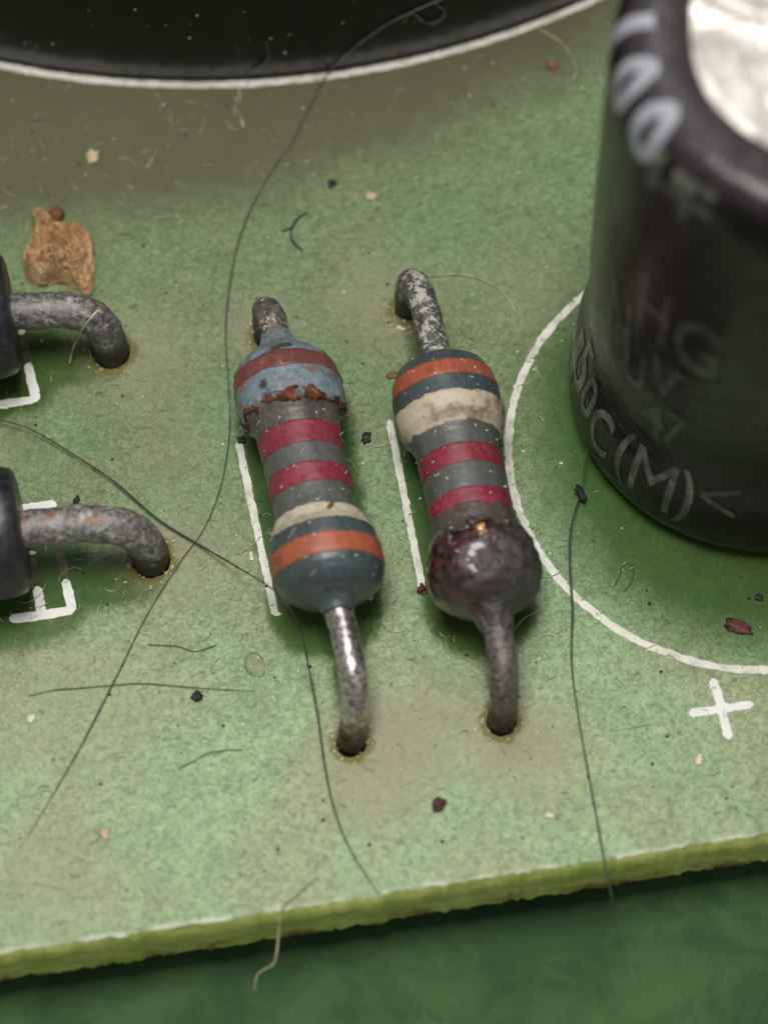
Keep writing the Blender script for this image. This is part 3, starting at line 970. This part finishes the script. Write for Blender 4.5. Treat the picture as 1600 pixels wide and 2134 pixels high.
# ------------------------------------------------------------------ flake, crumbs, hairs
def flake():
    m = Mat('tan_porous', 0.85, 0.2)
    n = m.noise(2.2, 5, 0.7)
    n2 = m.noise(8, 4, 0.7)
    c = m.mix(m.step(n, 0.36, 0.66), (0.68, 0.40, 0.19), (0.85, 0.58, 0.32))
    c = m.mix(m.step(n2, 0.60, 0.70, 0, 0.7), c, (0.72, 0.50, 0.30))
    c = m.mix(m.step(n2, 0.38, 0.30, 0, 0.6), c, (0.16, 0.075, 0.028))
    mm = m.done(c, 0.85, m.bump(m.math('ADD', n, n2), 1.0, 0.25))
    out = [(70, 452), (84, 446), (103, 452), (112, 470), (140, 472), (149, 482), (170, 476), (186, 486), (193, 505), (198, 560), (191, 602), (180, 610), (160, 596), (128, 582), (104, 586), (84, 586), (56, 580), (48, 556), (52, 520), (64, 500), (72, 478)]
    pts = [at(x, y, 0.25) for x, y in out]
    cen = sum(pts, Vector()) / len(pts)
    pts = spline(pts + [pts[0]], 3)[:-1]
    n = len(pts)
    V, F = [], []
    rings = 14
    for q in range(rings + 1):
        f = 1 - q / rings
        for p in pts:
            v = cen.lerp(p, max(f, 0.001))
            e = min(1, (1 - f) * 5)
            z = 0.16 + 0.55 * math.sqrt(e) + (0.60 * nz(v, 1.1, 3) + 0.22 * nz(v, 3.4, 6) + 0.16 * nz(v, 7, 2)) * e
            V.append((v.x + 0.08 * nz(v, 3, 1), v.y + 0.08 * nz(v, 3, 2), max(z, 0.08)))
    for q in range(rings):
        for k in range(n):
            k2 = (k + 1) % n
            F.append((q * n + k, q * n + k2, (q + 1) * n + k2, (q + 1) * n + k))
    b = len(V)
    V += [(p.x, p.y, 0.02) for p in pts]
    F += [(k, (k + 1) % n, b + (k + 1) % n, b + k) for k in range(n)]
    F.append(tuple(b + k for k in range(n)))
    o = mesh('debris_flake', V, F, mm, loc=(cen.x, cen.y, 0), smooth=False)
    tag(o, 'crumbly orange-tan flake lying above the upper diode wire', 'debris')
    p = at(117, 447, 0.2)
    V, F = chunk((p.x, p.y, 0.2), (0.22, 0.19), 4, 3, 0.9, 0.4)
    tag(mesh('debris_crumb', V, F, mat_plain('brown_crumb', (0.20, 0.085, 0.032), 0.8, 0.5, 5, 0.8, 0.1), loc=(p.x, p.y, 0)), 'dark brown crumb touching the top of the tan flake', 'debris')


flake()

darkgrit = mat_plain('black_grit', (0.016, 0.016, 0.014), 0.6)
browngrit = mat_plain('brown_grit', (0.085, 0.028, 0.022), 0.6, 0.5)
palegrit = mat_plain('pale_grit', (0.66, 0.62, 0.50), 0.6, 0.2)
tangrit = mat_plain('tan_grit', (0.52, 0.42, 0.26), 0.7, 0.3)
rustgrit = mat_plain('rust_grit', (0.20, 0.105, 0.045), 0.7, 0.4)
amber = mat_plain('amber_resin', (0.165, 0.200, 0.090), 0.4, 0.25)

for i, (px, py, s, fl, mt, name, label) in enumerate((
        (412, 1451, 0.13, 0.8, darkgrit, 'grit_speck', 'round black speck on clean green area left of the shiny wire'),
        (913, 1677, 0.175, 0.7, browngrit, 'grit_speck', 'dark red-brown speck below the two resistors'),
        (1538, 1308, (0.17, 0.33), 0.3, browngrit, 'grit_speck', 'brown smear inside the printed circle above the plus'),
        (1145, 1700, (0.12, 0.075), 0.7, palegrit, 'grit_speck', 'bright white chip right of the red-brown speck'),
        (1456, 1583, (0.09, 0.14), 0.8, palegrit, 'grit_speck', 'pale oval grain under the plus sign'),
        (220, 1738, (0.10, 0.15), 0.6, tangrit, 'grit_speck', 'cream crumb near the lower left board edge'),
        (772, 410, (0.12, 0.15), 0.7, tangrit, 'grit_speck', 'cream crumb between the resistors and the white arc'),
        (1151, 137, (0.17, 0.19), 0.5, rustgrit, 'grit_speck', 'rusty orange crumb near the top beside the capacitor'),
        (834, 684, (0.07, 0.12), 0.7, palegrit, 'grit_speck', 'white chip left of the scorched resistor upper wire'),
        (818, 781, (0.10, 0.14), 0.6, rustgrit, 'grit_speck', 'amber bead against the scorched resistor upper cap'),
        (763, 913, (0.12, 0.17), 0.35, darkgrit, 'grit_speck', 'black fleck between the two resistors'),
        (505, 917, (0.10, 0.10), 0.6, darkgrit, 'grit_speck', 'black crumb on top of the chipped resistor printed line'),
        (879, 1229, (0.13, 0.13), 0.7, browngrit, 'grit_speck', 'brown crumb on the foot of the second printed line'),
        (532, 1385, (0.24, 0.36), 0.035, amber, 'resin_drop', 'flat olive resin drop below the first printed line'),
        (691, 382, (0.13, 0.1), 0.5, darkgrit, 'grit_speck', 'blurred black speck near the white arc'),
        (195, 327, (0.16, 0.20), 0.3, tangrit, 'grit_speck', 'beige fleck at upper left above the tan flake'),
        (66, 1497, (0.09, 0.12), 0.6, palegrit, 'grit_speck', 'white speck at the end of the short rusty fibre'),
        (524, 1160, (0.12, 0.06), 0.5, palegrit, 'grit_speck', 'small white chip left of the first printed line'),
        (1040, 853, (0.10, 0.10), 0.8, darkgrit, 'grit_speck', 'black bead on the right flank of the scorched resistor'),
        (160, 1042, (0.07, 0.13), 0.5, darkgrit, 'grit_speck', 'black crumb just above the lower diode wire'),
        (1580, 1245, (0.09, 0.09), 0.6, darkgrit, 'grit_speck', 'black crumb at right under the capacitor'))):
    z = 2.05 if px == 1040 else 0.008 if name == 'resin_drop' else 0.03
    p = at(px, py, z)
    V, F = chunk((p.x, p.y, z), s, 100 + i, 3, fl, 0.25 if name == 'resin_drop' else 0.6)
    tag(mesh(name, V, F, mt, loc=(p.x, p.y, 0)), label, 'resin drop' if name == 'resin_drop' else 'dirt speck', 'larger specks lying on the board' if name == 'grit_speck' else None)


def mat_hair(name, col):
    m = Mat(name, 0.45, 0.5)
    n = m.noise(3, 3)
    return m.done(m.mix(m.step(n, 0.35, 0.7), tuple(x * 0.7 for x in col), tuple(min(1, x * 1.5) for x in col)))


hairdark = mat_hair('dark_hair', (0.030, 0.034, 0.024))
hairgrey = mat_hair('grey_hair', (0.085, 0.095, 0.070))
hairlight = mat_hair('pale_fibre', (0.36, 0.33, 0.20))


def hair(P, r, mat, label, name='hair', cat='hair', n=14, rough=0.25):
    C = spline(P, n)
    V, F = tube_vf(C, lambda t: r * (0.75 + 0.35 * math.sin(t * 7 + P[0][0]) ** 2) * (1 if t < 0.93 else 0.4 + 0.6 * (1 - t) / 0.07), 6, rough, 7, 3.0)
    o = mesh(name, V, F, mat, loc=(P[0][0], P[0][1], 0))
    tag(o, label, cat, 'loose hairs and fibres on the board')
    return o


def lie(pts, zs=0.05):
    out = []
    for q in pts:
        z = q[2] if len(q) > 2 else zs
        out.append(at(q[0], q[1], z))
    return out


wallpts = [on_cyl(x, y, BIGC, BIGR + 0.06) for x, y in ((930, -6), (852, 28), (790, 62), (730, 108), (690, 148))]
hair(wallpts + lie([(672, 168, 0.12), (640, 230, 0.12), (610, 290, 0.12), (560, 365, 0.1), (520, 440, 0.12), (492, 520, 0.15), (476, 610, 0.2), (470, 700, 0.15), (479, 850, 0.1), (474, 940, 0.1), (455, 1030, 0.1), (420, 1110, 0.06), (380, 1165, 0.05), (310, 1275, 0.06), (240, 1415, 0.08), (160, 1570, 0.1), (60, 1740, 0.05)]),
     0.019, hairgrey, 'longest hair, from the black part down past the chipped resistor to lower left')
hair(lie([(-30, 868, 0.3), (60, 893, 0.25), (150, 945, 0.2), (240, 1005, 0.2), (330, 1082, 0.15), (420, 1138, 0.15), (500, 1185, 0.7), (560, 1222, 1.8), (600, 1262, 2.3), (628, 1320, 1.5), (645, 1400, 0.5), (662, 1490, 0.2), (676, 1590, 0.15), (695, 1680, 0.15), (730, 1770, 0.1), (792, 1868, 0.05)]),
     0.025, hairdark, 'dark hair from the left edge under the chipped resistor to the board edge')
hair(lie([(1228, 900, 1.0), (1220, 965, 0.5), (1209, 1028, 0.2), (1189, 1100, 0.3), (1187, 1180, 0.3), (1192, 1270, 0.2), (1190, 1370, 0.15), (1198, 1450, 0.15), (1216, 1560, 0.1), (1238, 1680, 0.1), (1258, 1790, 0.1), (1272, 1860, -0.1), (1280, 1910, -0.5), (1288, 1975, -1.0)]),
     0.027, hairdark, 'dark straight hair beside the capacitor hanging over the board edge')
p = at(1209, 1028, 0.2)
V, F = chunk((p.x, p.y, 0.2), (0.21, 0.1), 77, 3, 0.8, 0.7)
tag(mesh('lint_knot', V, F, darkgrit, loc=(p.x, p.y, 0)), 'black lint knot caught on the straight hair by the capacitor', 'lint')
hair(lie([(664, 1826, 0.05), (620, 1862, 0.08), (588, 1892, 0.1), (582, 1930, -0.2), (578, 1975, -0.5), (570, 2008, -0.8), (538, 2030, -1.0), (530, 2062, -1.2)]), 0.022, hairlight, 'pale bent fibre hanging over the lower board edge', 'fibre', 'fibre')
hair(lie([(637, 443), (615, 462), (606, 485), (612, 505), (632, 524)]), 0.035, hairdark, 'short dark curl between the long hair and the scorched resistor', 'fibre', 'fibre')
hair(lie([(588, 482), (606, 474)]), 0.028, hairdark, 'tiny dark bristle touching the short curl', 'fibre', 'fibre')
hair(lie([(146, 758, 0.1), (150, 735, 0.4), (162, 705, 1.2), (180, 675, 2.2), (204, 648, 2.45), (214, 655, 2.35)]), 0.036, hairlight, 'tan fibre draped over the upper diode wire', 'fibre', 'fibre')
hair(lie([(60, 1450), (110, 1438), (160, 1434), (235, 1428), (300, 1424), (420, 1434), (530, 1440)]), 0.015, hairgrey, 'thin straight fibre across the left of the board', 'fibre', 'fibre')
hair(lie([(372, 1600), (420, 1574), (455, 1562), (505, 1561)]), 0.04, mat_hair('dusty_green_fibre', (0.26, 0.36, 0.20)), 'dust covered fibre left of the shiny wire', 'fibre', 'fibre')
hair(lie([(308, 1343), (370, 1347), (405, 1357), (440, 1348), (452, 1342)]), 0.013, hairdark, 'dark wavy fibre below the lower diode', 'fibre', 'fibre')
hair(lie([(895, 575), (960, 572), (1020, 590), (1060, 625), (1090, 690)]), 0.022, hairlight, 'pale arched fibre right of the crusted wire', 'fibre', 'fibre')
hair(lie([(1120, 60), (1170, 90), (1200, 140), (1190, 170), (1150, 205)]), 0.020, hairlight, 'pale hooked fibre near the capacitor at the top', 'fibre', 'fibre')
hair([on_cyl(x, y, BIGC, BIGR + 0.05) for x, y in ((842, 48), (858, 28), (880, 44), (895, 50), (920, 40), (925, 22), (910, 12))], 0.03, hairgrey, 'small grey tangle on the black part wall', 'fibre', 'fibre')
hair([on_cyl(x, y, BIGC, BIGR + 0.05) for x, y in ((555, 88), (560, 118), (545, 140), (520, 155))], 0.02, hairgrey, 'faint grey fibre low on the black part wall', 'fibre', 'fibre')
hair(lie([(498, 186), (500, 210), (490, 225), (502, 245), (508, 268)]), 0.028, hairlight, 'kinked beige fibre hanging below the white arc', 'fibre', 'fibre')
hair(lie([(1300, 1232), (1316, 1210), (1318, 1180), (1300, 1176), (1288, 1205), (1276, 1225)]), 0.010, hairdark, 'thin looped fibre under the capacitor', 'fibre', 'fibre')
hair(lie([(1130, 1270, 0.1), (1090, 1290, 0.3), (1068, 1318, 0.4)]), 0.018, hairlight, 'pale fibre at the lower right of the scorched cap', 'fibre', 'fibre')

# countless small dust
rnd = random.Random(11)


def on_board(rng):
    while True:
        px, py = rng.uniform(-60, 1640), rng.uniform(90, 1960)
        p = at(px, py, 0)
        if p.y < EDGE_Y + 0.45 or math.hypot(p.x - BIGC[0], p.y - BIGC[1]) < BIGR + 0.2 or math.hypot(p.x - CAPC[0], p.y - CAPC[1]) < 5.1:
            continue
        return p


def scatter(name, label, count, mat, make, cat='dust'):
    V, F = join([make(i) for i in range(count)])
    tag(mesh(name, V, F, mat, loc=(0, 0, 0)), label, kind='stuff')


def speck(lo, hi):
    def f(i):
        p = on_board(rnd)
        s = lo + (hi - lo) * rnd.random() ** 3
        return chunk((p.x, p.y, s * 0.3), (s, s * rnd.uniform(0.5, 1)), 500 + i, 1, 0.6, 0.5)
    return f


def curl(i):
    p = on_board(rnd)
    while math.hypot(p.x - 10.4, p.y - 0.8) < 6.4 and rnd.random() < 0.85:
        p = on_board(rnd)
    a = rnd.uniform(0, 6.28)
    L = rnd.uniform(0.10, 0.34) if i % 7 else rnd.uniform(0.4, 1.0)
    k = rnd.uniform(-3, 3) / L
    P = []
    q = Vector((p.x, p.y, 0.02))
    for j in range(7):
        P.append(q.copy())
        q += Vector((math.cos(a), math.sin(a), 0)) * (L / 6)
        q.z = 0.02 + 0.03 * rnd.random()
        a += k * L / 6 + rnd.uniform(-0.25, 0.25)
    return tube_vf(P, rnd.uniform(0.006, 0.013), 4, 0, 0, 1, True)


scatter('white_dust', 'scattered tiny white dust grains all over the board', 520, palegrit, speck(0.010, 0.05))
scatter('black_grit', 'scattered tiny dark grit all over the board', 380, darkgrit, speck(0.012, 0.055))
scatter('lint_fibres', 'countless short pale lint fibres stuck to the board', 800, mat_hair('short_lint', (0.38, 0.40, 0.24)), curl)
scatter('dark_lint', 'countless short dark lint fibres stuck to the board', 70, mat_hair('short_dark_lint', (0.10, 0.145, 0.07)), curl)


def wall_dot(i):
    while True:
        px, py = rnd.uniform(0, 1000), rnd.uniform(-20, 130)
        p = on_cyl(px, py, BIGC, BIGR)
        if p.z > 0.6:
            break
    s = 0.010 + 0.022 * rnd.random() ** 4
    return chunk(p, s, 900 + i, 1, 1, 0.3)


scatter('casing_dust', 'tiny pale dust dots on the black part wall', 26, palegrit, wall_dot)


def residue(i):
    hx, hy, hr = HOLES[i % len(HOLES)]
    a = rnd.uniform(0, 6.28)
    d = hr + abs(rnd.gauss(0.10, 0.16))
    q = rnd.uniform(0.015, 0.06)
    return chunk((hx + d * math.cos(a), hy + d * math.sin(a), q * 0.3), (q, q * rnd.uniform(0.5, 1)), 1500 + i, 1, 0.6, 0.5)


scatter('hole_residue', 'pale crumbs of residue round the wire holes', 260, mat_plain('pale_residue', (0.46, 0.40, 0.25), 0.7, 0.4), residue)


def on_resistor(i):
    k = i % 2
    y = rnd.uniform(-2.9, 3.5) if k == 0 else rnd.uniform(-2.2, 2.8)
    tab = ((-3.0, 0.9), (-2.78, 1.17), (-2.35, 1.365), (-1.95, 1.38), (-1.5, 1.32), (-0.95, 1.08), (-0.6, 1.03), (1.2, 1.03), (1.7, 1.07), (2.1, 1.33), (2.8, 1.37), (3.55, 1.22), (3.8, 1.06)) if k == 0 else \
          ((-2.2, 1.18), (-1.95, 1.06), (-1.6, 1.02), (0.0, 1.03), (0.5, 1.06), (0.75, 1.15), (1.0, 1.30), (1.4, 1.37), (1.95, 1.36), (2.35, 1.29), (2.65, 1.18), (2.88, 1.0))
    r = interp(tab, y) + 0.03
    a = rnd.gauss(0, 0.7)
    x0 = -1.84 - 0.05 * (y - 0.35) if k == 0 else 1.97 - 0.022 * (y - 0.2)
    q = 0.012 + 0.035 * rnd.random() ** 3
    p = (x0 + r * math.sin(a), y, 1.9 + r * math.cos(a))
    if i % 22 == 0:
        b = rnd.uniform(0, 6.28)
        L = rnd.uniform(0.12, 0.26)
        return tube_vf([Vector(p) + Vector((math.cos(b) * L * f, math.sin(b) * L * f, 0.03 - 0.05 * f * f)) for f in (-1, -0.5, 0, 0.5, 1)], 0.007, 4)
    return chunk(p, (q, q * 0.7), 1900 + i, 1, 0.6, 0.5)


scatter('resistor_dust', 'pale dust specks settled on both resistors', 130, mat_plain('settled_dust', (0.50, 0.48, 0.42), 0.8, 0.3), on_resistor)
